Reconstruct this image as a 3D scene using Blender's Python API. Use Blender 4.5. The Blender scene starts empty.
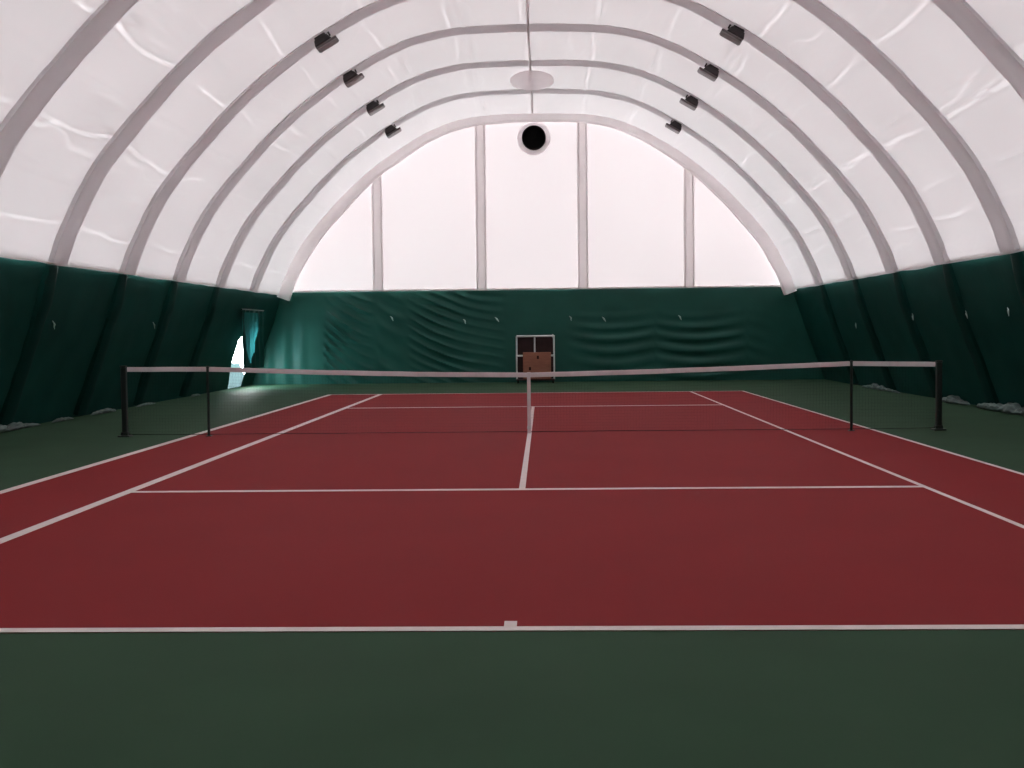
import bpy, math, random
from mathutils import Vector, Matrix, noise as mnoise
random.seed(7)
C = bpy.context.scene.collection
PI = math.pi

# ------------------------------------------------------------------ helpers
def nz(x, y, z=0.0):
    return mnoise.noise(Vector((x, y, z)))

class MB:
    def __init__(self):
        self.v, self.f = [], []
    def add(self, vs, fs):
        o = len(self.v)
        self.v += [tuple(p) for p in vs]
        self.f += [tuple(i + o for i in f) for f in fs]
    def box(self, c, s, M=None, taper=(1, 1), bev=0.0):
        hx, hy, hz = s[0] / 2, s[1] / 2, s[2] / 2
        b = min(bev, hx * .9, hy * .9, hz * .9)
        if b <= 0:
            vs = []
            for z, k in ((-hz, (1, 1)), (hz, taper)):
                vs += [(-hx * k[0], -hy * k[1], z), (hx * k[0], -hy * k[1], z), (hx * k[0], hy * k[1], z), (-hx * k[0], hy * k[1], z)]
            fs = [(3, 2, 1, 0), (4, 5, 6, 7), (0, 1, 5, 4), (1, 2, 6, 5), (2, 3, 7, 6), (3, 0, 4, 7)]
        else:
            vs, n = [], 8
            for z, q in ((-hz, b), (-hz + b, 0), (hz - b, 0), (hz, b)):
                k = taper if z > 0 else (1, 1)
                X, Y = hx * k[0] - q, hy * k[1] - q
                vs += [(-X + b, -Y, z), (X - b, -Y, z), (X, -Y + b, z), (X, Y - b, z), (X - b, Y, z), (-X + b, Y, z), (-X, Y - b, z), (-X, -Y + b, z)]
            fs = [tuple(reversed(range(8))), tuple(range(24, 32))]
            for r in range(3):
                for i in range(8):
                    j = (i + 1) % 8
                    fs.append((r * 8 + i, r * 8 + j, (r + 1) * 8 + j, (r + 1) * 8 + i))
        vs = [Vector(p) for p in vs]
        if M is not None:
            vs = [M @ p for p in vs]
        c = Vector(c)
        self.add([p + c for p in vs], fs)
        return self
    def tube(self, pts, r, n=8, cap=True, sq=None):
        pts = [Vector(p) for p in pts]
        rs = r if isinstance(r, (list, tuple)) else [r] * len(pts)
        vs = []
        up0 = None
        for i, p in enumerate(pts):
            t = (pts[min(i + 1, len(pts) - 1)] - pts[max(i - 1, 0)]).normalized()
            if up0 is None:
                up0 = Vector((0, 0, 1)) if abs(t.z) < .9 else Vector((0, 1, 0))
            a = t.cross(up0).normalized(); b = a.cross(t).normalized(); up0 = b
            for k in range(n):
                w = 2 * PI * k / n
                q = sq if sq else (1, 1)
                vs.append(p + a * (math.cos(w) * rs[i] * q[0]) + b * (math.sin(w) * rs[i] * q[1]))
        fs = []
        for i in range(len(pts) - 1):
            for k in range(n):
                l = (k + 1) % n
                fs.append((i * n + k, i * n + l, (i + 1) * n + l, (i + 1) * n + k))
        if cap:
            fs.append(tuple(reversed(range(n))))
            fs.append(tuple(range((len(pts) - 1) * n, len(pts) * n)))
        self.add(vs, fs)
        return self
    def grid(self, rows, keep=None, flip=False):
        n, m = len(rows), len(rows[0])
        vs = [p for r in rows for p in r]
        fs = []
        for i in range(n - 1):
            for j in range(m - 1):
                if keep and not keep(i, j):
                    continue
                f = (i * m + j, i * m + j + 1, (i + 1) * m + j + 1, (i + 1) * m + j)
                fs.append(f[::-1] if flip else f)
        self.add(vs, fs)
        return self
    def sweep(self, frames, section, closed=True):
        """frames: list of (origin, ax, ay); section(i) -> list of 2-D points"""
        n = None
        vs = []
        for i, (o, ax, ay) in enumerate(frames):
            s = section(i)
            n = len(s)
            vs += [o + ax * a + ay * b for a, b in s]
        fs = []
        for i in range(len(frames) - 1):
            for k in range(n if closed else n - 1):
                l = (k + 1) % n
                fs.append((i * n + k, i * n + l, (i + 1) * n + l, (i + 1) * n + k))
        if closed:
            fs.append(tuple(reversed(range(n))))
            fs.append(tuple(range((len(frames) - 1) * n, len(frames) * n)))
        self.add(vs, fs)
        return self
    def build(self, name, mat, parent=None, smooth=False, loc=None):
        me = bpy.data.meshes.new(name)
        me.from_pydata(self.v, [], self.f)
        me.materials.append(mat)
        me.validate(); me.update()
        if smooth:
            me.polygons.foreach_set('use_smooth', [True] * len(me.polygons))
            try:
                me.set_sharp_from_angle(angle=math.radians(40))
            except Exception:
                pass
        o = bpy.data.objects.new(name, me)
        C.objects.link(o)
        if parent:
            o.parent = parent
        if loc is not None:
            o.location = loc
        return o

def tag(o, label=None, cat=None, group=None, kind=None):
    if label: o['label'] = label
    if cat: o['category'] = cat
    if group: o['group'] = group
    if kind: o['kind'] = kind
    return o

def thing(name, label, cat, loc=(0, 0, 0), group=None, M=None):
    o = bpy.data.objects.new(name, None)
    o.empty_display_size = .1
    C.objects.link(o)
    if M is not None:
        o.matrix_world = M
    else:
        o.location = loc
    return tag(o, label, cat, group)

def copy_tree(o, parent=None):
    c = o.copy(); C.objects.link(c)
    if parent: c.parent = parent
    for ch in list(o.children):
        copy_tree(ch, c)
    return c

# ------------------------------------------------------------------ materials
def nodes(m):
    m.use_nodes = True
    nt = m.node_tree
    return nt, nt.nodes, nt.links

def mat(name, col, rough=.6, spec=.3, metal=0.0, var=0.0, vscale=3.0, bump=0.0, bscale=40.0, stretch=(1, 1, 1), col2=None):
    m = bpy.data.materials.new(name)
    nt, N, L = nodes(m)
    b = N['Principled BSDF']
    b.inputs['Base Color'].default_value = (*col, 1)
    b.inputs['Roughness'].default_value = rough
    b.inputs['Specular IOR Level'].default_value = spec
    b.inputs['Metallic'].default_value = metal
    if var or bump:
        tc = N.new('ShaderNodeTexCoord'); mp = N.new('ShaderNodeMapping')
        mp.inputs['Scale'].default_value = stretch
        L.new(tc.outputs['Object'], mp.inputs['Vector'])
    if var:
        n = N.new('ShaderNodeTexNoise'); n.inputs['Scale'].default_value = vscale
        n.inputs['Detail'].default_value = 5
        L.new(mp.outputs[0], n.inputs['Vector'])
        r = N.new('ShaderNodeValToRGB')
        r.color_ramp.elements[0].position = .3; r.color_ramp.elements[1].position = .7
        c2 = col2 or tuple(min(1, c * (1 + var)) for c in col)
        r.color_ramp.elements[0].color = (*[c * (1 - var) for c in col], 1)
        r.color_ramp.elements[1].color = (*c2, 1)
        L.new(n.outputs['Fac'], r.inputs['Fac']); L.new(r.outputs['Color'], b.inputs['Base Color'])
    if bump:
        n2 = N.new('ShaderNodeTexNoise'); n2.inputs['Scale'].default_value = bscale
        n2.inputs['Detail'].default_value = 4
        L.new(mp.outputs[0], n2.inputs['Vector'])
        bp = N.new('ShaderNodeBump'); bp.inputs['Strength'].default_value = bump
        bp.inputs['Distance'].default_value = .02
        L.new(n2.outputs['Fac'], bp.inputs['Height']); L.new(bp.outputs['Normal'], b.inputs['Normal'])
    return m

def translucent(name, refl, trans, var=.08, vscale=1.0, rough_spec=.0, stretch=(1, 1, 1), seams=None, creases=False):
    """fabric lit through from outside: diffuse + translucent; weave/age variation of the transmission"""
    m = bpy.data.materials.new(name)
    nt, N, L = nodes(m)
    out = N['Material Output']; N.remove(N['Principled BSDF'])
    d = N.new('ShaderNodeBsdfDiffuse'); d.inputs['Color'].default_value = (*refl, 1)
    t = N.new('ShaderNodeBsdfTranslucent')
    a = N.new('ShaderNodeAddShader')
    tc = N.new('ShaderNodeTexCoord'); mp = N.new('ShaderNodeMapping')
    mp.inputs['Scale'].default_value = stretch
    L.new(tc.outputs['Object'], mp.inputs['Vector'])
    n = N.new('ShaderNodeTexNoise'); n.inputs['Scale'].default_value = vscale; n.inputs['Detail'].default_value = 5
    L.new(mp.outputs[0], n.inputs['Vector'])
    r = N.new('ShaderNodeValToRGB')
    r.color_ramp.elements[0].position = .3; r.color_ramp.elements[1].position = .7
    r.color_ramp.elements[0].color = (*[c * (1 - var) for c in trans], 1)
    r.color_ramp.elements[1].color = (*[c * (1 + var) for c in trans], 1)
    L.new(n.outputs['Fac'], r.inputs['Fac'])
    src = r.outputs['Color']
    if seams:
        # welded double-layer seams let less light through: (axis, spacing, half width, factor)
        sx = N.new('ShaderNodeSeparateXYZ'); L.new(tc.outputs['Object'], sx.inputs[0])
        for ax, sp, hw, fac in seams:
            w1 = N.new('ShaderNodeMath'); w1.operation = 'PINGPONG'; w1.inputs[1].default_value = sp / 2
            L.new(sx.outputs[ax], w1.inputs[0])
            w2 = N.new('ShaderNodeMath'); w2.operation = 'LESS_THAN'; w2.inputs[1].default_value = hw
            L.new(w1.outputs[0], w2.inputs[0])
            mx = N.new('ShaderNodeMix'); mx.data_type = 'RGBA'; mx.blend_type = 'MULTIPLY'
            L.new(w2.outputs[0], mx.inputs[0]); L.new(src, mx.inputs[6])
            mx.inputs[7].default_value = (fac, fac, fac, 1)
            src = mx.outputs[2]
    if creases:
        # tight crease lines in the coated cloth: fold highlight and shade painted into the transmission, and faint weld strips
        uv = N.new('ShaderNodeUVMap'); uv.uv_map = 'arc'
        def streak(scale, noise_scale, width, seed, lo, hi, strength):
            m2 = N.new('ShaderNodeMapping'); m2.inputs['Scale'].default_value = scale; m2.inputs['Location'].default_value = (seed, seed * 2, seed)
            m2.inputs['Rotation'].default_value = (0, 0, .0)
            L.new(uv.outputs[0], m2.inputs['Vector'])
            a1 = N.new('ShaderNodeTexNoise'); a1.inputs['Scale'].default_value = noise_scale; a1.inputs['Detail'].default_value = 1.0
            L.new(m2.outputs[0], a1.inputs['Vector'])
            rr = N.new('ShaderNodeValToRGB'); e = rr.color_ramp.elements
            e[0].position = .5 - width; e[0].color = (0, 0, 0, 1)
            e[1].position = .5; e[1].color = (1, 1, 1, 1)
            e3 = e.new(.5 + width); e3.color = (0, 0, 0, 1)
            L.new(a1.outputs['Fac'], rr.inputs['Fac'])
            mk = N.new('ShaderNodeTexNoise'); mk.inputs['Scale'].default_value = .55; mk.inputs['Detail'].default_value = 2
            m3 = N.new('ShaderNodeMapping'); m3.inputs['Location'].default_value = (seed * 3, 5, 0)
            L.new(uv.outputs[0], m3.inputs['Vector']); L.new(m3.outputs[0], mk.inputs['Vector'])
            r3 = N.new('ShaderNodeValToRGB'); r3.color_ramp.elements[0].position = lo; r3.color_ramp.elements[1].position = hi
            L.new(mk.outputs['Fac'], r3.inputs['Fac'])
            ml = N.new('ShaderNodeMath'); ml.operation = 'MULTIPLY'
            L.new(rr.outputs['Color'], ml.inputs[0]); L.new(r3.outputs['Color'], ml.inputs[1])
            m4 = N.new('ShaderNodeMath'); m4.operation = 'MULTIPLY_ADD'; m4.inputs[1].default_value = strength; m4.inputs[2].default_value = 1.0
            L.new(ml.outputs[0], m4.inputs[0])
            return m4.outputs[0]
        for args in (((.5, .5, 1), 1.0, .10, 31.0, .3, .6, -.05), ((1.9, .42, 1), 1.1, .012, 11.0, .45, .55, -.25)):
            k = streak(*args)
            vm = N.new('ShaderNodeVectorMath'); vm.operation = 'SCALE'
            L.new(src, vm.inputs[0]); L.new(k, vm.inputs['Scale'])
            src = vm.outputs[0]
        def math_(op, a_, b_=None, c_=None):
            q = N.new('ShaderNodeMath'); q.operation = op
            for i_, v_ in enumerate((a_, b_, c_)):
                if v_ is None: continue
                if isinstance(v_, (int, float)): q.inputs[i_].default_value = v_
                else: L.new(v_, q.inputs[i_])
            return q.outputs[0]
        sx = N.new('ShaderNodeSeparateXYZ'); L.new(uv.outputs[0], sx.inputs[0])
        for per, off, wob, seed, lo, hi, amt in ((1.62, .4, .55, 2.0, .34, .50, .42), (2.3, 1.1, 1.6, 9.0, .40, .54, .32), (1.1, .2, .9, 17.0, .48, .60, .24)):
            wn = N.new('ShaderNodeTexNoise'); wn.inputs['Scale'].default_value = .45; wn.inputs['Detail'].default_value = 2.5
            wm = N.new('ShaderNodeMapping'); wm.inputs['Location'].default_value = (seed, seed, 0)
            L.new(uv.outputs[0], wm.inputs['Vector']); L.new(wm.outputs[0], wn.inputs['Vector'])
            ss = math_('MULTIPLY_ADD', wn.outputs['Fac'], wob, sx.outputs[0])
            ss = math_('ADD', ss, off)
            pp_ = math_('PINGPONG', ss, per / 2)
            rr = N.new('ShaderNodeValToRGB'); e = rr.color_ramp.elements
            e[0].position = 0; e[0].color = (1, 1, 1, 1)
            e[1].position = .030; e[1].color = (.75, .75, .75, 1)
            for po, va in ((.055, .10), (.075, .22), (.12, .3333)):
                q = e.new(po); q.color = (va, va, va, 1)
            L.new(pp_, rr.inputs['Fac'])
            mk = N.new('ShaderNodeTexNoise'); mk.inputs['Scale'].default_value = .6; mk.inputs['Detail'].default_value = 2
            mm = N.new('ShaderNodeMapping'); mm.inputs['Location'].default_value = (seed * 3, 4, 0)
            L.new(uv.outputs[0], mm.inputs['Vector']); L.new(mm.outputs[0], mk.inputs['Vector'])
            r3 = N.new('ShaderNodeValToRGB'); r3.color_ramp.elements[0].position = lo; r3.color_ramp.elements[1].position = hi
            L.new(mk.outputs['Fac'], r3.inputs['Fac'])
            k = math_('SUBTRACT', rr.outputs['Color'], .3333)
            k = math_('MULTIPLY', k, r3.outputs['Color'])
            k = math_('MULTIPLY_ADD', k, amt * 1.5, 1.0)
            vm = N.new('ShaderNodeVectorMath'); vm.operation = 'SCALE'
            L.new(src, vm.inputs[0]); L.new(k, vm.inputs['Scale'])
            src = vm.outputs[0]
    L.new(src, t.inputs['Color'])
    L.new(d.outputs[0], a.inputs[0]); L.new(t.outputs[0], a.inputs[1])
    L.new(a.outputs[0], out.inputs['Surface'])
    return m

T = .0245
M_roof = translucent('white_roof_membrane', (.68, .645, .655), (T * 1.11, T * .975, T * .965), .05, .7, creases=True)
M_gable = translucent('white_gable_membrane', (.68, .645, .645), (T * 1.08, T * .925, T * .925), .03, .5, seams=[(2, 1.62, .02, .96)])
M_sleeve = translucent('grey_arch_sleeve', (.40, .385, .39), (.30, .285, .29), .06, 2)
M_pale = translucent('pale_skirt_fabric', (.50, .48, .48), (.44, .425, .425), .05, 2.5)
M_post = translucent('pale_post_sleeve', (.48, .46, .46), (.42, .405, .405), .03, 3)
M_shadow_patch = translucent('grey_shadow_patch', (.49, .47, .475), (.49, .47, .475), .04, 2)  # grey sheet colour that imitates vent and duct shadows on the membrane
GC = (.014, .084, .065)
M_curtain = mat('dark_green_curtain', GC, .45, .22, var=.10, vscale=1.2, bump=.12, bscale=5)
M_curtain_shaded = mat('shaded_green_curtain', (.005, .044, .035), .6, .06, var=.12, vscale=1.2, bump=.12, bscale=5)  # same cloth as the end curtain, side shade put into a darker colour
M_leg = mat('black_green_leg_cover', (.003, .028, .022), .7, .05, var=.1)
M_flap = translucent('teal_door_lining', (.02, .10, .09), (.006, .040, .042), .35, 2.5, stretch=(1, 3, .5))
M_spill_tint = translucent('cyan_spill_tint', (.05, .22, .22), (.10, .46, .49), .1, 2)  # filter cloth added to colour the light spilling from the doorway
M_plastic = translucent('pale_plastic_sheet', (.40, .45, .45), (.018, .025, .027), .2, 3)
M_green = mat('green_court_paint', (.034, .072, .041), .75, .06, var=.07, vscale=1.1, bump=.10, bscale=180)
M_red = mat('red_court_paint', (.225, .022, .025), .75, .06, var=.03, vscale=.9, bump=.10, bscale=180)
M_line = mat('white_line_paint', (.70, .62, .60), .6, .3, var=.05, vscale=8)
M_black = mat('black_matt', (.004, .004, .004), .8, .1, var=.2)
M_post_steel = mat('dark_green_painted_steel', (.008, .014, .012), .45, .4, var=.15, vscale=6)
M_tape = mat('white_net_tape', (.66, .60, .61), .8, .1, var=.06, vscale=6, bump=.1, bscale=60)
M_cord = mat('black_net_cord', (.008, .010, .010), .8, .1, var=.1)
M_lamp = mat('dark_lamp_housing', (.035, .028, .030), .6, .3, var=.2, vscale=12)
M_frame = mat('grey_lamp_frame', (.15, .13, .135), .5, .3, var=.1, vscale=12)
M_lampglass = mat('grey_lamp_glass', (.34, .31, .32), .25, .5, var=.1, vscale=9)
M_whitesteel = mat('white_steel_tube', (.60, .62, .60), .45, .4, var=.08, vscale=9)
M_maroon = mat('dark_maroon_board', (.030, .010, .010), .6, .3, var=.25, vscale=5)
M_card = mat('brown_cardboard', (.30, .125, .085), .8, .1, var=.10, vscale=5, stretch=(1, 1, 4))
M_hole = mat('dark_hand_hole', (.03, .012, .010), .9, .05, var=.1)
M_sheet = mat('grey_crumpled_sheet', (.085, .12, .11), .5, .3, var=.25, vscale=5, bump=.3, bscale=20)
M_tie = mat('grey_tie_cord', (.42, .50, .46), .6, .2, var=.05)
M_rope = translucent('grey_ridge_sleeve', (.42, .40, .40), (.40, .38, .385), .05)
M_snow = mat('snow', (.82, .86, .88), .9, .1, var=.05, vscale=.6, bump=.3, bscale=3)
M_asph = mat('grey_paving', (.25, .25, .25), .9, .1, var=.1)

# ------------------------------------------------------------------ arch profile
CP = [(9.15, 0), (8.80, 1.0), (8.43, 2.0), (8.07, 2.95), (7.90, 3.40), (7.43, 4.30), (6.92, 4.98), (6.45, 5.50), (5.95, 6.03),
      (5.25, 6.66), (4.40, 7.28), (3.88, 7.60), (3.38, 7.88), (2.90, 8.09), (2.45, 8.24), (1.7, 8.38), (.8, 8.43), (0, 8.44)]
def catmull(P, n):
    out = []
    for i in range(len(P) - 1):
        p0 = P[i - 1] if i else (2 * P[0][0] - P[1][0], 2 * P[0][1] - P[1][1])
        p1, p2 = P[i], P[i + 1]
        p3 = P[i + 2] if i + 2 < len(P) else (-P[-2][0], P[-2][1])
        for k in range(n):
            t = k / n
            out.append(tuple(.5 * (2 * b + (c - a) * t + (2 * a - 5 * b + 4 * c - d) * t * t + (3 * b - a - 3 * c + d) * t ** 3)
                             for a, b, c, d in zip(p0, p1, p2, p3)))
    out.append(P[-1])
    return out
_half = catmull(CP, 24)
_pts = [Vector((x, 0, z)) for x, z in _half] + [Vector((-x, 0, z)) for x, z in reversed(_half[:-1])]
_s = [0.0]
for a, b in zip(_pts, _pts[1:]):
    _s.append(_s[-1] + (b - a).length)
LEN = _s[-1]
import bisect
def prof(s):
    """arc length from the right foot over the top to the left foot -> point, tangent, inward normal"""
    s = min(max(s, 0.0), LEN)
    i = min(max(bisect.bisect_right(_s, s) - 1, 0), len(_s) - 2)
    t = (s - _s[i]) / (_s[i + 1] - _s[i])
    p = _pts[i].lerp(_pts[i + 1], t)
    a, b = max(i - 6, 0), min(i + 7, len(_pts) - 1)
    tg = (_pts[b] - _pts[a]).normalized()
    n = Vector((-tg.z, 0, tg.x))           # inward
    if n.dot(Vector((0, 0, 2.5)) - p) < 0: n = -n
    return p, tg, n
def s_at_z(z):
    for i in range(len(_pts) - 1):
        if _pts[i + 1].z >= z:
            return _s[i] + (z - _pts[i].z) / (_pts[i + 1].z - _pts[i].z) * (_s[i + 1] - _s[i])
def depth(p):                              # how far a sleeve stands in from the membrane
    t = min(max((8.44 - p.z) / 5.4, 0), 1)
    return .03 + .10 * t
S0 = s_at_z(2.84)
Y_BACK, Y_FRONT = 18.30, -18.75
RIBS = [14.55, 11.16, 7.82, 4.63, 1.36, -1.95]

# ------------------------------------------------------------------ ceiling membrane
seam_s = [S0 + (LEN - 2 * S0) * k / 14 for k in range(15)]
def membrane():
    mb = MB()
    NS = 330
    ys = []
    y = Y_FRONT
    while y < Y_BACK - .01:
        ys.append(y); y += .22
    ys.append(Y_BACK)
    allr = sorted(RIBS + [18.1, -5.2, -8.5, -11.8, -15.1, -18.4])
    rows = []
    for i in range(NS + 1):
        s = S0 + (LEN - 2 * S0) * i / NS
        p, tg, n = prof(s)
        row = []
        for y in ys:
            k = bisect.bisect_right(allr, y)
            if 0 < k < len(allr):
                u = (y - allr[k - 1]) / (allr[k] - allr[k - 1])
            else:
                u = 0
            bay = max(0.0, math.sin(PI * u))
            d = -depth(p) * .5 + .03 * bay ** .6
            # slack creases across each bay, along the welded strips
            for q, ss in enumerate(seam_s):
                off = .10 * nz(q * 3.1, y * .45, k) + .12 * bay * (1 if q % 2 else -1) * .4
                e = (s - ss - off) / .05
                if abs(e) < 3:
                    d += .030 * bay * math.exp(-e * e) * (0.4 + .9 * abs(nz(q * 1.7, k * 2.3, 4.0)) * 2)
            d += bay * .020 * nz(s * 1.1, y * .55, 1.0) + bay * .008 * nz(s * 3.2, y * 1.6, 7.0)
            if i == 0 or i == NS:
                d += .02 * nz(0, y * 1.3, 9)
            row.append(p + n * d + Vector((0, y, (.025 * nz(3, y * .9, 5) if i in (0, NS) else 0))))
        rows.append(row)
    mb.grid(rows)
    return mb, ys
_mem, _ys = membrane()
ceiling = tag(_mem.build('ceiling', M_roof, smooth=True), 'white translucent tent roof fabric arching over the court', kind='structure')

_uv = ceiling.data.uv_layers.new(name='arc')
_m = len(_ys)
for _l in ceiling.data.loops:
    _uv.data[_l.index].uv = ((_l.vertex_index // _m) / 330 * (LEN - 2 * S0), _ys[_l.vertex_index % _m])
# grey sheet standing in for the ridge ventilator's shadow on the roof between the last two arches
def vent_shadow(y0, r):
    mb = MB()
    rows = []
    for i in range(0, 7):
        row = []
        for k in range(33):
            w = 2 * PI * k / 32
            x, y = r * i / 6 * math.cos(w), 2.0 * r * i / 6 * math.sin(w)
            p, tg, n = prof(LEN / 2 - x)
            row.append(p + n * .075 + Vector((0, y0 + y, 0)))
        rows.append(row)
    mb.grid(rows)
    return mb.build('roof_vent_shadow', M_shadow_patch, ceiling, True)
tag(vent_shadow(12.85, .60), 'faint grey round sheet standing in for the ventilator shadow at the ridge')

# ------------------------------------------------------------------ roof arches
def arch(y, label, w=.60, skin=M_sleeve, dfun=None, name='roof_arch', group='sleeved roof arches', s_lo=None, legs=True):
    root = thing(name, label, 'roof arch', (0, y, 0), group)
    dfun = dfun or depth
    fr, ds = [], []
    n_ = 120
    s1 = (s_lo if s_lo is not None else S0 + .05)
    for i in range(n_ + 1):
        s = s1 + (LEN - 2 * s1) * i / n_
        p, tg, n = prof(s)
        fr.append((p - n * (depth(p) * .5 + .03), Vector((0, 1, 0)), n)); ds.append(dfun(p) + .03)
    def sec(i):
        d = ds[i] + .012 * nz(i * .35, y)
        k = w * (1 + .10 * nz(i * .22, y, 3)) / 2
        return [(-k, 0), (-k, d * .86), (-k * .72, d), (-k * .36, d * .93), (k * .36, d * .93), (k * .72, d), (k, d * .86), (k, 0)]
    MB().sweep(fr, sec, False).build('sleeve', skin, root, True)
    if legs:
        for sgn in ((0,) if abs(y - 14.55) < .1 else (0, 1)):
            f2, d2 = [], []
            for i in range(19):
                s = .05 + (S0 - .06) * i / 18
                p, tg, n = prof(s if sgn == 0 else LEN - s)
                f2.append((p - n * .10, Vector((0, 1, 0)), n)); d2.append((.17 + .02 * nz(i * .5, y, sgn)) * min(1, .30 + (18 - i) / 5))
            MB().sweep(f2, lambda i: [(-w * .45, 0), (-w * .36, d2[i] * .8), (-w * .2, d2[i]), (w * .2, d2[i]), (w * .36, d2[i] * .8), (w * .45, 0)]).build('leg_cover', M_leg, root, True)
    return root
ordn = ['first', 'second', 'third', 'fourth', 'fifth', 'sixth']
desc = ['grey sleeved roof arch standing closest to the end gable, holding its farthest pair of floodlights',
        'grey sleeved roof arch, second from the end gable, with small floodlights on both flanks',
        'grey sleeved roof arch, third from the end gable, with floodlights hung on both flanks',
        'grey sleeved roof arch, fourth from the end gable, holding the nearest pair of floodlights',
        'grey sleeved roof arch without lamps, just nearer than the nearest pair of floodlights',
        'grey sleeved roof arch cut by the upper corners of the photo, nearest to the camera']
for y, t in zip(RIBS, desc):
    arch(y, t)
def dend(p):
    t = min(max((8.44 - p.z) / 5.4, 0), 1)
    return .24 + .12 * math.sin(min(t * 1.3, 1) * PI / 2) + .03 * nz(p.x * .8, p.z * .8)
arch(17.98, 'wide pale fabric edge arch framing the white end gable', .30, M_pale, dend, 'end_arch', None, s_lo=S0 - .06, legs=False)

# ridge line
rg = MB()
pr = prof(LEN / 2)[0]
yy, pp = -4.0, []
while yy < 17.4:
    pp.append((-.03 + .02 * nz(yy * .3, 2), yy, pr.z - .02 - .03 * abs(nz(yy * .4, 8)))); yy += .4
pp.append((-.04, 17.6, pr.z - .02))
rg.tube(pp, .028, 8)
tag(rg.build('ridge_purlin', M_rope, smooth=True), 'thin grey ridge purlin running along the top of the roof', 'purlin')

# ------------------------------------------------------------------ floor and court
W, LC, SG, SV = 10.97 / 2, 11.885, 8.23 / 2, 6.40
def slab(x0, x1, y0, y1, z0, z1):
    return MB().box(((x0 + x1) / 2, (y0 + y1) / 2, (z0 + z1) / 2), (x1 - x0, y1 - y0, z1 - z0))
floor = tag(slab(-9.6, 9.6, -19.2, 18.9, -.2, 0).build('floor', M_green), 'matt green tennis court surround', kind='structure')
tag(slab(-W, W, -LC, LC, -.01, .003).build('playing_surface', M_red, floor), 'dark red painted court')
def line(name, x0, x1, y0, y1, lab):
    tag(slab(x0, x1, y0, y1, -.005, .006).build(name, M_line, floor), lab)
line('baseline', -W, W, -LC, -LC + .085, 'white baseline nearest the camera')
line('baseline', -W, W, LC - .05, LC, 'thin white baseline beyond the net')
line('center_mark', .005, .075, -LC + .085, -LC + .20, 'short white centre mark on the near baseline')
line('doubles_sideline', -W, -W + .11, -LC + .085, LC - .05, 'left outer white sideline')
line('doubles_sideline', W - .055, W, -LC + .085, LC - .05, 'right outer white sideline')
line('singles_sideline', -SG - .02, -SG + .09, -LC + .085, LC - .05, 'left inner white sideline')
line('singles_sideline', SG - .055, SG, -LC + .085, LC - .05, 'right inner white sideline')
line('service_line', -SG + .09, SG - .055, -SV - .05, -SV + .05, 'white service line on the near side of the net')
line('service_line', -SG + .09, SG - .055, SV - .05, SV + .05, 'white service line beyond the net')
line('center_service_line', -.028, .037, -SV + .05, SV - .05, 'white centre service line running under the net')

# ------------------------------------------------------------------ end wall curtain and gable
ZC = 3.0
def fold(x, z):
    """slack folds of the end curtain: slanting on the left half, level swags on the right"""
    d = 0.0
    zz = z - 1.5
    for x0, x1, sl, wl, ph, am in ((-6.85, -5.15, 1.15, .36, 0.0, 1.7), (-5.15, -4.15, .95, .62, 2.0, .7), (-4.15, -.95, .62, .30, 1.0, .95)):
        if x0 < x < x1:
            # each cloth panel sags from its upper left corner: lines fall to the right and flatten
            u, wd = x - x0, x1 - x0
            curve = z + sl * u - .42 * sl / wd * u * u + .10 * nz(x * .7, z * .7, ph)
            c = curve * 2 * PI / wl + 2.0 * nz(x * .4, z * .6, 2 + ph)
            w = math.sin(c - .6 * math.cos(c))
            amp = (.010 + .045 * max(0, nz(x * .8, z * .9, 5 + ph) + .30)) * am
            amp *= min(1, u / .15) * min(1, (x1 - x) / (.45 * wd)) ** .8
            d += amp * (w + .2 * math.sin(2.1 * c))
    b = min(max((x - .9) / .8, 0), 1) * min(max((7.6 - x) / 1.4, 0), 1)
    if b > 0:
        u = (x - .9) % 2.9
        curve = z + .10 * (u - 1.45) ** 2 * -1 + .05 * nz(x * .6, z, 3)
        w = math.sin(curve * 2 * PI / .40 + 1.8 * nz(x * .25, z * .6, 6))
        amp = (.016 + .045 * max(0, nz(x * .5, z * 1.2, 8) + .3)) * max(0, min(1, (2.35 - z) / .7)) 
        amp *= max(0, math.sin(PI * min(u / 2.9, 1))) ** .4
        d += b * amp * (abs(w) ** .7 * (1 if w > 0 else -1))
    # upright gathers in the left corner
    c = min(max((-7.2 - x) / .6, 0), 1)
    if c > 0:
        d += c * (.030 * math.sin(x * 2 * PI / .55 + .8 * nz(x, z * .7)) * (.5 + .5 * (1 - z / 3)) + .03 * nz(x * 2.5, z * .6, 11))
    d += .020 * nz(x * .5, z * .6, 14)
    return d
def end_curtain(y0, sg, flat=False):
    rows = []
    nzr, step = (76, .05) if not flat else (12, .5)
    xs = []
    x = -9.3
    while x < 9.3:
        xs.append(x); x += step
    xs.append(9.3)
    for i in range(nzr + 1):
        z = ZC * i / nzr
        rows.append([Vector((x, y0 - sg * (fold(x, z) * (1 if not flat else .3) * min(1, (ZC - z) / .25 + .1)), z)) for x in xs])
    return MB().grid(rows)
wb = tag(end_curtain(18.34, 1).build('wall_back', M_curtain, smooth=True), 'dark green wrinkled vinyl curtain across the end wall', kind='structure')
tag(end_curtain(-18.6, -1, True).build('wall_front', M_curtain_shaded, smooth=True), 'green vinyl curtain behind the camera', kind='structure')
def z_top(x):
    x = abs(x)
    H = _half
    for a, b in zip(H, H[1:]):
        if a[0] >= x >= b[0]:
            return a[1] + (a[0] - x) / (a[0] - b[0] + 1e-9) * (b[1] - a[1])
    return 8.44
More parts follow.
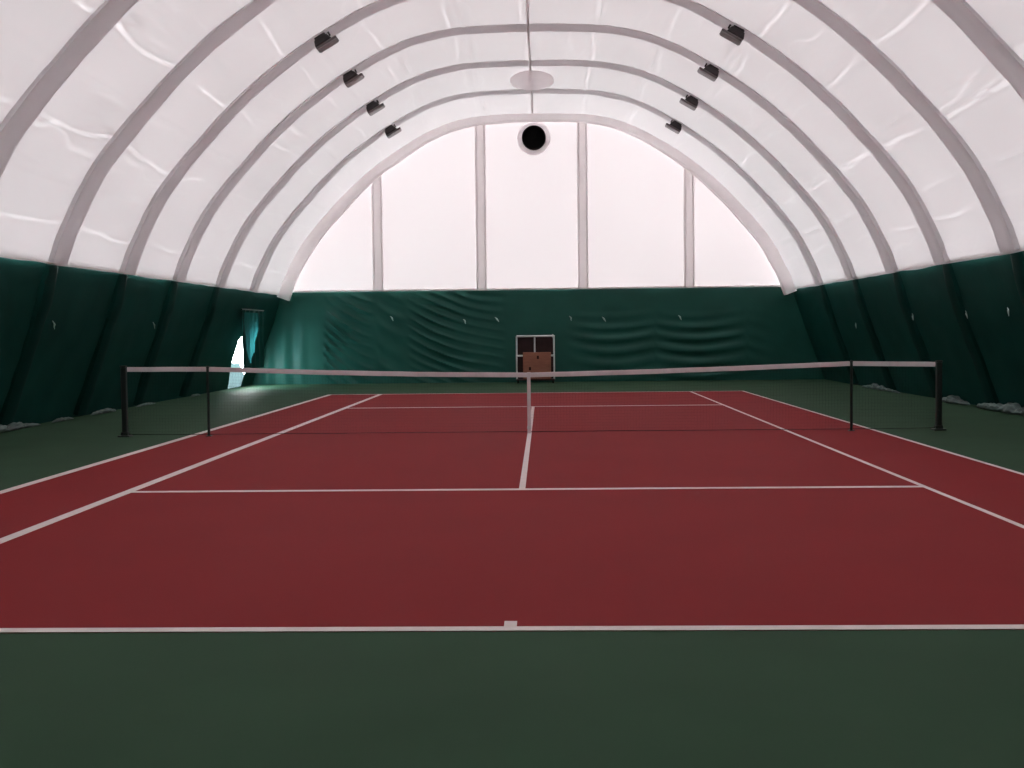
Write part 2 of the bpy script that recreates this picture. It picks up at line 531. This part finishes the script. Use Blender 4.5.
def gable(y0):
    cols = []
    for i in range(165):
        x = -8.2 + 16.4 * i / 164
        zt = max(z_top(x) + .12, 2.97)
        cols.append([Vector((x, y0 - .02 * nz(x * .6, (2.95 + (zt - 2.95) * k / 40) * .6, 3), 2.95 + (zt - 2.95) * k / 40)) for k in range(41)])
    return MB().grid(cols)
tag(gable(18.32).build('wall_gable', M_gable, smooth=True), 'bright white translucent gable fabric above the green end curtain', kind='structure')
tag(gable(-18.66).build('wall_gable', M_curtain_shaded, smooth=True), 'unseen gable behind the camera, made dark to dim the near roof', kind='structure')  # out of view; opaque and dark only to lower the near roof brightness
# hem where gable meets curtain
tag(MB().box((0, 18.29, 2.985), (16.5, .05, .05), bev=.01).build('trim_1', M_pale), 'pale hem along the top of the green end curtain', kind='structure')

plab = ['pale upright gable post sleeve at the far left of the white end wall', 'pale upright gable post sleeve left of the black duct',
        'pale upright gable post sleeve right of the black duct', 'pale upright gable post sleeve at the far right of the white end wall']
for x, t in zip((-5.03, -1.71, 1.53, 4.90), plab):
    r = thing('gable_post', t, 'post', (x, 18.25, 3.0), 'upright gable posts')
    h = z_top(x) - 3.0 - .15
    fr = [(Vector((.006 * nz(i * .4, x), 0, h * i / 12)), Vector((1, 0, 0)), Vector((0, -1, 0))) for i in range(13)]
    MB().sweep(fr, lambda i: [(-.17, -.03), (-.17, .03), (-.07, .045), (.07, .045), (.17, .03), (.17, -.03)], False).build('sleeve', M_post, r)
    for q in (-.12, .12):
        MB().tube([(q, -.046, 0), (q, -.046, h * .5), (q, -.046, h)], .022, 8).build('chord', M_post, r, True)

# small tie cords on the end curtain (parts of it)
def tie(x, y, z, nx, ny, parent, q=1.0):
    n = Vector((nx, ny, 0)).normalized(); t = Vector((-n.y, n.x, 0))
    b = Vector((x, y, z)) + n * .06
    k = random.uniform(-.04, .04)
    MB().tube([b - t * .06 + Vector((0, 0, .06)), b - t * .02 + Vector((0, 0, .03)), b + n * .01, b + t * (.03 + k) - Vector((0, 0, .05)), b + t * (.05 + k) - Vector((0, 0, .09))],
              [.010 * q, .018 * q, .030 * q, .018 * q, .008 * q], 6).build('tie_cord', M_tie, parent, True)
for x, z in ((-4.6, 2.1), (-2.26, 1.98), (-1.24, 2.03), (1.13, 2.04), (2.18, 2.0), (4.6, 2.03)):
    tie(x, 18.30, z, 0, -1, wb)

# ------------------------------------------------------------------ side curtains
def wx(z):                                  # distance of the side curtain from the middle of the hall
    i = bisect.bisect_right([p[1] for p in CP[:5]], z) - 1
    i = min(max(i, 0), 3)
    a, b = CP[i], CP[i + 1]
    return a[0] + (z - a[1]) / (b[1] - a[1]) * (b[0] - a[0])
OPEN = [(15.5, -.06), (15.05, .8), (14.95, 1.45), (15.6, 1.75), (16.9, 1.75), (17.1, 1.4), (17.7, .7), (17.75, .44), (16.9, .42), (16.9, -.06)]
def inside(y, z, poly):
    c = False
    for (y1, z1), (y2, z2) in zip(poly, poly[1:] + poly[:1]):
        if (z1 > z) != (z2 > z) and y < (y2 - y1) * (z - z1) / (z2 - z1) + y1:
            c = not c
    return c
def side_curtain(sg):
    ys = []
    y = -18.8
    while y < 18.6:
        ys.append(y)
        y += .035 if (sg < 0 and 13.6 < y < 17.6) else .14
    ys.append(18.6)
    zs = [2.925 * i / 66 for i in range(67)]
    rows = []
    for z in zs:
        row = []
        for y in ys:
            d = .04 * nz(y * .35, z * .8, sg) + .014 * nz(y * 1.3, z * 2.2, sg * 5)
            d += .012 * math.sin(z * 2 * PI / .5 + 3 * nz(y * .3, z * .5, 9)) * max(0, nz(y * .4, z * .4, 20 + sg) + .1)
            k = min(1, (2.925 - z) / .5)
            row.append(Vector((sg * (wx(z) + .03 + .055 * max(0, (z - 1.8) / 1.16) - d * k), y, z)))
        rows.append(row)
    keep = None
    if sg < 0:
        keep = lambda i, j: not inside((ys[j] + ys[j + 1]) / 2, (zs[i] + zs[i + 1]) / 2, OPEN)
    return MB().grid(rows, keep)
wl = tag(side_curtain(-1).build('wall_left', M_curtain_shaded, smooth=True), 'dark green vinyl curtain along the left side', kind='structure')
wr = tag(side_curtain(1).build('wall_right', M_curtain_shaded, smooth=True), 'dark green vinyl curtain along the right side', kind='structure')
for y, z in ((1.91, 1.84), (7.04, 1.86)):
    tie(-wx(z), y, z, 1, 0, wl, .6)
for y, z in ((2.19, 1.89), (4.18, 1.87), (7.35, 1.87), (12.13, 1.70)):
    tie(wx(z), y, z, -1, 0, wr, .6)

# door flap and plastic strip in the doorway
def wall_sheet(poly, off, step, wave):
    y0, y1 = min(p[0] for p in poly), max(p[0] for p in poly)
    z0, z1 = max(0.0, min(p[1] for p in poly)), max(p[1] for p in poly)
    ny, nzz = int((y1 - y0) / step) + 1, int((z1 - z0) / step) + 1
    rows = [[Vector((-(wx(z0 + i * step) + off + wave(y0 + j * step, z0 + i * step)), y0 + j * step, z0 + i * step)) for j in range(ny + 1)] for i in range(nzz + 1)]
    return MB().grid(rows, lambda i, j: inside(y0 + (j + .5) * step, z0 + (i + .5) * step, poly))
WEDGE = [(14.09, 2.25), (15.72, 2.25), (15.69, 1.9), (14.82, .80), (14.58, .80), (14.02, 1.9)]
def hang(off, keep, y0, y1, z0, z1, step=.04):
    ny, nzz = int((y1 - y0) / step), int((z1 - z0) / step)
    rows = [[Vector((off + .035 * math.sin((y0 + j * step) * 2 * PI / .5 + 1.5 * nz(j * .05, i * .04)) * (1 - .5 * i / nzz) + .02 * nz(j * .12, i * .05, 4),
                     y0 + j * step, z0 + i * step + .03 * nz(j * .15, 2) * (1 if i == 0 else 0))) for j in range(ny + 1)] for i in range(nzz + 1)]
    return MB().grid(rows, keep and (lambda i, j: keep(y0 + (j + .5) * step, z0 + (i + .5) * step)))
fl = thing('door_flap', 'dark hanging door flap with a glowing teal wedge beside the bright gap in left wall', 'flap', (0, 0, 0))
hang(-8.27, lambda y, z: not inside(y, z, WEDGE), 13.95, 16.35, .64, 2.33, .03).build('outer_cloth', M_curtain_shaded, fl, True)
tag(hang(-8.31, None, 14.0, 16.30, .78, 2.32).build('lining', M_flap, fl, True), 'glowing teal lining')
tag(wall_sheet([(16.0, 1.8), (17.0, 1.8), (17.2, 1.4), (17.85, .82), (16.3, .82)], .06, .05, lambda y, z: .02 * math.sin(y * 18)).build('spill_tint_sheet', M_spill_tint, fl, True), 'hidden cyan sheet added across the doorway to tint its light')  # added behind the flap, out of view, to turn the spill cyan
MB().tube([(-8.29, 13.9, 2.335), (-8.29, 15.1, 2.34), (-8.29, 16.4, 2.335)], .022, 8).build('hanging_rod', M_post_steel, fl, True)
PALE = [(16.1, .76), (17.3, .3), (17.3, -.1), (15.3, -.1), (14.7, .80)]
p_ = wall_sheet(PALE, .10, .04, lambda y, z: .02 * math.sin(y * 2 * PI / .3 + nz(y, z)) + .02 * nz(y * 3, z * 2))
tag(p_.build('plastic_sheet', M_plastic, smooth=True), 'pale translucent plastic sheet closing the foot of the left doorway', 'sheet')

# snow outside
tag(MB().box((-45, 0, -.12), (70, 120, .1)).build('ground', M_snow), 'snow outside the tent', kind='structure')

# ------------------------------------------------------------------ floodlights
lamp_names = []
def floodlight():
    r = thing('floodlight', '', 'floodlight', (0, 0, 0), 'floodlights under the roof arches')
    # local x along the arch, y along the hall, z away from the roof (into the hall)
    MB().box((.0, 0, -.17), (.30, .05, .03), bev=.008).tube([(-.13, 0, -.17), (-.13, 0, -.02)], .018, 6).tube([(.13, 0, -.17), (.13, 0, -.02)], .018, 6).build('bracket', M_lamp, r)
    b = MB()
    b.box((.05, 0, .0), (.36, .30, .17), Matrix.Rotation(PI, 4, 'X'), (.80, .8), .03)
    for k in range(5):
        b.box((-.06 + k * .055, 0, -.075), (.012, .22, .05))
    b.build('housing', M_lamp, r)
    MB().box((.0, 0, .10), (.46, .30, .045), bev=.012).build('front_frame', M_frame, r)
    g = MB().box((.0, 0, .128), (.42, .26, .02), bev=.006).build('lens', M_lampglass, r)
    tag(g, 'grey glass lens')
    MB().box((.05, .0, -.10), (.24, .22, .07), bev=.02).build('ballast_box', M_lamp, r)
    MB().tube([(.10, .10, -.06), (.16, .12, -.14), (.10, .08, -.24)], .012, 6).build('cable', M_lamp, r, True)
    return r
proto = floodlight()
first = True
def s_at_x(x):
    best, bi = 1e9, 0
    for i, p in enumerate(_pts):
        if p.z > 4 and abs(p.x - x) < best:
            best, bi = abs(p.x - x), i
    return _s[bi]
which = ['on the roof arch nearest the end gable', 'on the second arch from the end gable', 'on the third arch from the end gable', 'on the fourth arch from the end gable']
for sg, side in ((-1, 'left'), (1, 'right')):
    for k in range(4):
        o = proto if first else copy_tree(proto)
        first = False
        x = 4.06 * sg
        p, tg, n = prof(s_at_x(x))
        z = (n * 1.0 + Vector((0, -.04, .0))).normalized()
        xa = tg if tg.x * sg > 0 else -tg
        xa = (xa - z * xa.dot(z)).normalized()
        ya = z.cross(xa)
        pos = p + n * (depth(p) * .5 + .10) + Vector((0, RIBS[k] - .16, 0))
        o.matrix_world = Matrix((( xa.x, ya.x, z.x, pos.x), (xa.y, ya.y, z.y, pos.y), (xa.z, ya.z, z.z, pos.z), (0, 0, 0, 1)))
        o['label'] = f'dark floodlight {side} of the ridge {which[k]}'

# ------------------------------------------------------------------ exhaust duct in the gable
dr = thing('exhaust_duct', 'round black ventilation duct opening high in the white gable', 'duct', (.0, 18.26, 7.74))
def ring(r0, r1, y0, y1, n=40):
    mb = MB()
    vs = []
    for r, y in ((r0, y0), (r1, y0), (r1, y1), (r0, y1)):
        vs += [(r * math.cos(2 * PI * k / n), y, r * math.sin(2 * PI * k / n)) for k in range(n)]
    fs = []
    for q in range(4):
        for k in range(n):
            l = (k + 1) % n
            a, b = q * n, ((q + 1) % 4) * n
            fs.append((a + k, a + l, b + l, b + k))
    mb.add(vs, fs)
    return mb
ring(.345, .375, -.22, .02).build('collar', M_black, dr, True)
d_ = MB()
d_.add([(0, 0, 0)] + [(.346 * math.cos(2 * PI * k / 40), 0, .346 * math.sin(2 * PI * k / 40)) for k in range(40)], [(0, (k + 1) % 40 + 1, k + 1) for k in range(40)])
d_.build('dark_interior', M_black, dr)
g_ = MB()
for k in range(6):
    w = PI * k / 6
    g_.tube([(.35 * math.cos(w), -.12, .35 * math.sin(w)), (-.35 * math.cos(w), -.12, -.35 * math.sin(w))], .006, 5)
g_.build('grille', M_black, dr)
an = MB()  # flat ring that paints the duct's soft shadow on the gable
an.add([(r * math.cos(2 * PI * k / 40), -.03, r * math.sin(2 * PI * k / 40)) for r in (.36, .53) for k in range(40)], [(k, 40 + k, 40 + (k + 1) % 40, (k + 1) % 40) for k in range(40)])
tag(an.build('duct_shadow_ring', M_shadow_patch, dr, True), 'pale grey ring standing in for the soft shadow around the duct')

# ------------------------------------------------------------------ net, posts, sticks
XL, XR = -6.43, 6.385
NP = [(XL, 1.12), (-5.10, 1.11), (-3.4, 1.045), (-1.7, .995), (0, .968), (1.7, .998), (3.4, 1.045), (5.06, 1.10), (XR, 1.075)]
def net_top(x):
    for a, b in zip(NP, NP[1:]):
        if a[0] <= x <= b[0] + 1e-6:
            return a[1] + (x - a[0]) / (b[0] - a[0]) * (b[1] - a[1])
    return NP[-1][1]
def net_post(x, h, label):
    r = thing('net_post', label, 'post', (x, 0, 0), 'tennis net posts')
    MB().box((0, 0, h / 2), (.085, .085, h), bev=.012).build('shaft', M_post_steel, r)
    MB().box((0, 0, h + .012), (.10, .10, .03), bev=.01).build('cap', M_post_steel, r)
    MB().box((0, 0, .012), (.19, .19, .024), bev=.006).box((0, 0, .05), (.11, .11, .06), bev=.008).build('ground_sleeve', M_post_steel, r)
    s = 1 if x < 0 else -1
    return r
net_post(XL - .06, 1.115, 'black steel net post at the left end of the net')
net_post(XR + .06, 1.07, 'black steel net post at the right end of the net')
def stick(x, label):
    r = thing('singles_stick', label, 'net support', (x, -.05, 0), 'singles sticks holding the net up')
    h = net_top(x)
    MB().tube([(0, 0, .0), (0, 0, h - .02)], .022, 8).build('shaft', M_post_steel, r, True)
    MB().box((0, .008, h - .005), (.045, .045, .04), bev=.008).build('notched_head', M_post_steel, r)
    MB().box((0, 0, .008), (.09, .09, .016), bev=.004).build('foot', M_post_steel, r)
stick(-5.12, 'thin black stick propping the net beside the left sideline')
stick(5.07, 'thin black stick propping the net beside the right sideline')

net = thing('tennis_net', 'black tennis net with white top tape stretched across the red court', 'net', (0, 0, 0))
nm = MB()
cs = .048
x = XL + .02
while x < XR - .01:
    h = net_top(x) - .05
    nm.tube([(x, 0, .03), (x, 0, h)], .0006, 3, False); x += cs
nr = 20
for k in range(1, nr):
    pts = []
    for j in range(41):
        x = XL + (XR - XL) * j / 40
        pts.append((x, 0, .03 + (net_top(x) - .08) * k / nr))
    nm.tube(pts, .0006, 3, False)
nm.build('netting', M_cord, net)
MB().tube([(XL, 0, .04)] + [(XL + (XR - XL) * j / 30, 0, .03 + .006 * nz(j * .7, 3)) for j in range(1, 30)] + [(XR, 0, .04)], .005, 6).build('bottom_cord', M_cord, net)
hb = []
for j in range(161):
    x = XL + (XR - XL) * j / 160
    hb.append((Vector((x, .004 * nz(x * 1.5, 1), net_top(x) + .004 * nz(x * 2.2, 4))), Vector((0, 1, 0)), Vector((0, 0, 1))))
tag(MB().sweep(hb, lambda i: [(-.014, -.075), (-.017, -.02), (-.010, 0), (.010, 0), (.017, -.02), (.014, -.075)]).build('headband', M_tape, net, True), 'white tape along the net top')
hs = net_top(0)
st = MB()
st.box((.0, -.022, hs / 2), (.055, .006, hs + .01), bev=.002)
st.box((.0, .022, hs / 2), (.055, .006, hs + .01), bev=.002)
st.box((.0, 0, hs + .004), (.055, .05, .006), bev=.002)
sto = st.build('center_strap', M_tape, net)
tag(sto, 'white vertical strap holding the net down')
MB().box((0, -.028, .10), (.065, .012, .05), bev=.004).build('buckle', M_whitesteel, sto)

# ------------------------------------------------------------------ rack and box at the end wall
rk = thing('tube_rack', 'white tubular rack with dark boards standing against the green end curtain', 'rack', (-.015, 17.85, 0))
tb = MB()
tb.tube([(-.59, -.05, 1.475), (.59, -.05, 1.475)], .032, 10)
tag(tb.build('top_rail', M_whitesteel, rk, True), 'white top rail')
for x in (-.59, -.02, .59):
    MB().tube([(x, -.05, .09), (x, -.05, 1.475)], .026, 8).build('upright', M_whitesteel, rk, True)
MB().tube([(-.59, -.07, .86), (.59, -.07, .86)], .03, 8).build('middle_rail', M_whitesteel, rk, True)
MB().box((0, -.14, .11), (1.22, .62, .04), bev=.01).build('bottom_shelf', M_maroon, rk)
bp_ = MB().box((-.30, .04, .78), (.54, .02, 1.34)).box((.285, .04, .78), (.58, .02, 1.34))
tag(bp_.build('back_board', M_maroon, rk), 'dark brown boards behind the uprights')
MB().box((.56, -.09, 1.47), (.10, .06, .09), Matrix.Rotation(.6, 4, 'Y'), bev=.012).build('corner_clamp', M_whitesteel, rk)
for x in (-.55, .55):
    for y in (-.38, .11):
        MB().tube([(x - .02, y, .045), (x + .02, y, .045)], .045, 12).build('caster', M_black, rk, True)
bx = thing('cardboard_box', 'brown cardboard box with dark hand holes standing on the white rack', 'box', (.035, 17.585, .131))
MB().box((0, 0, .415), (.88, .30, .83), bev=.012).build('body', M_card, bx)
MB().box((0, -.072, .834), (.88, .14, .010), bev=.003).build('lid_flap', M_card, bx)
MB().box((0, .075, .834), (.88, .14, .010), bev=.003).build('lid_flap', M_card, bx)
for x, z in ((.03, .68), (-.22, .33)):
    MB().box((x, -.152, z), (.06, .008, .10), bev=.003).build('hand_hole', M_hole, bx)

# ------------------------------------------------------------------ crumpled sheets along the foot of the side curtains
def sheet(sg, y0, y1, h, w, seed, label, loops=1):
    mb = MB()
    n = int((y1 - y0) / .05) + 8
    for lp in range(loops):
        pts, rs = [], []
        for i in range(n + 1):
            u = i / n
            y = y0 + (y1 - y0) * u
            e = max(.12, math.sin(PI * u) ** .5)
            hh = h * e * (.55 + .6 * abs(nz(y * 1.7, seed, lp)))
            xo = wx(hh) - .12 - .45 * w * (.5 + .5 * nz(y * .9, seed + 3, lp * 5)) - lp * .10 * math.sin(PI * u)
            pts.append(Vector((sg * xo, y, hh * .55))); rs.append(hh * .5)
        rows = []
        m = 18
        for i, p in enumerate(pts):
            row = []
            for k in range(m + 1):
                a = 2 * PI * (k % m) / m
                rr = 1 + .55 * nz(i * .33 + seed, math.cos(a) * 1.6, math.sin(a) * 1.6 + lp * 7)
                zz = p.z + rs[i] * math.sin(a) * rr
                row.append(Vector((p.x + rs[i] * 1.15 * math.cos(a) * rr, p.y, max(.006, zz))))
            rows.append(row)
        mb.grid(rows)
    o = mb.build('crumpled_sheet', M_sheet, smooth=True)
    return tag(o, label, 'sheet', 'crumpled sheets along the curtain foot')
sheet(-1, -0.3, 2.5, .17, .12, 1, 'crumpled grey sheet at the foot of the left curtain, cut by the photo edge')
sheet(-1, 3.0, 4.0, .10, .10, 2, 'thin crumpled grey sheet by the left curtain, second from the left photo edge')
sheet(-1, 4.85, 6.1, .15, .12, 3, 'crumpled grey sheet by the left curtain, just left of the net post')
sheet(-1, 7.3, 8.7, .10, .10, 4, 'small crumpled grey sheet by the left curtain, seen between net post and stick')
sheet(-1, 11.4, 12.2, .10, .10, 5, 'small crumpled grey sheet by the left curtain, nearest to the bright doorway')
sheet(1, 2.2, 5.1, .22, .15, 6, 'long crumpled pale sheet at the foot of the right curtain, cut by the photo edge', 2)
sheet(1, 5.5, 7.2, .20, .15, 7, 'crumpled grey green sheet by the right curtain, just right of the net post', 2)
sheet(1, 10.0, 13.4, .16, .15, 8, 'low crumpled sheet by the right curtain, seen between stick and net post')

# ------------------------------------------------------------------ light: overcast winter sky with a low sun behind the far gable
w = bpy.data.worlds.new('overcast_sky'); bpy.context.scene.world = w
w.use_nodes = True
bg = w.node_tree.nodes['Background']
bg.inputs['Color'].default_value = (.86, .955, 1.0, 1)
bg.inputs['Strength'].default_value = 20.0
sd = bpy.data.lights.new('sun_light', 'SUN'); sd.energy = 26.5; sd.angle = math.radians(60); sd.color = (1, .96, .93)
so = bpy.data.objects.new('sun_light', sd); C.objects.link(so)
so.rotation_euler = (Vector((0, -1, -.62))).to_track_quat('-Z', 'Y').to_euler()

# ------------------------------------------------------------------ camera
cd = bpy.data.cameras.new('camera'); cam = bpy.data.objects.new('camera', cd); C.objects.link(cam)
cd.sensor_fit = 'HORIZONTAL'; cd.sensor_width = 36.0; cd.lens = 1129.71 / 1024 * 36.0
cd.clip_start = .05; cd.clip_end = 500
R_ = Vector((.99956477, .02745995, -.01078105)); U_ = Vector((.00950021, .04635493, .99887986)); F_ = Vector((-.02792894, .99854753, -.04607388))
cam.matrix_world = Matrix(((R_.x, U_.x, -F_.x, .23473), (R_.y, U_.y, -F_.y, -17.91771), (R_.z, U_.z, -F_.z, 1.61672), (0, 0, 0, 1)))
sc = bpy.context.scene
sc.camera = cam
sc.view_settings.view_transform = 'Standard'
sc.view_settings.look = 'None'
sc.view_settings.gamma = 1
sc.view_settings.use_curve_mapping = False
sc.view_settings.exposure = 0.0
sc.cycles.max_bounces = 12
sc.cycles.diffuse_bounces = 6
sc.cycles.transmission_bounces = 6
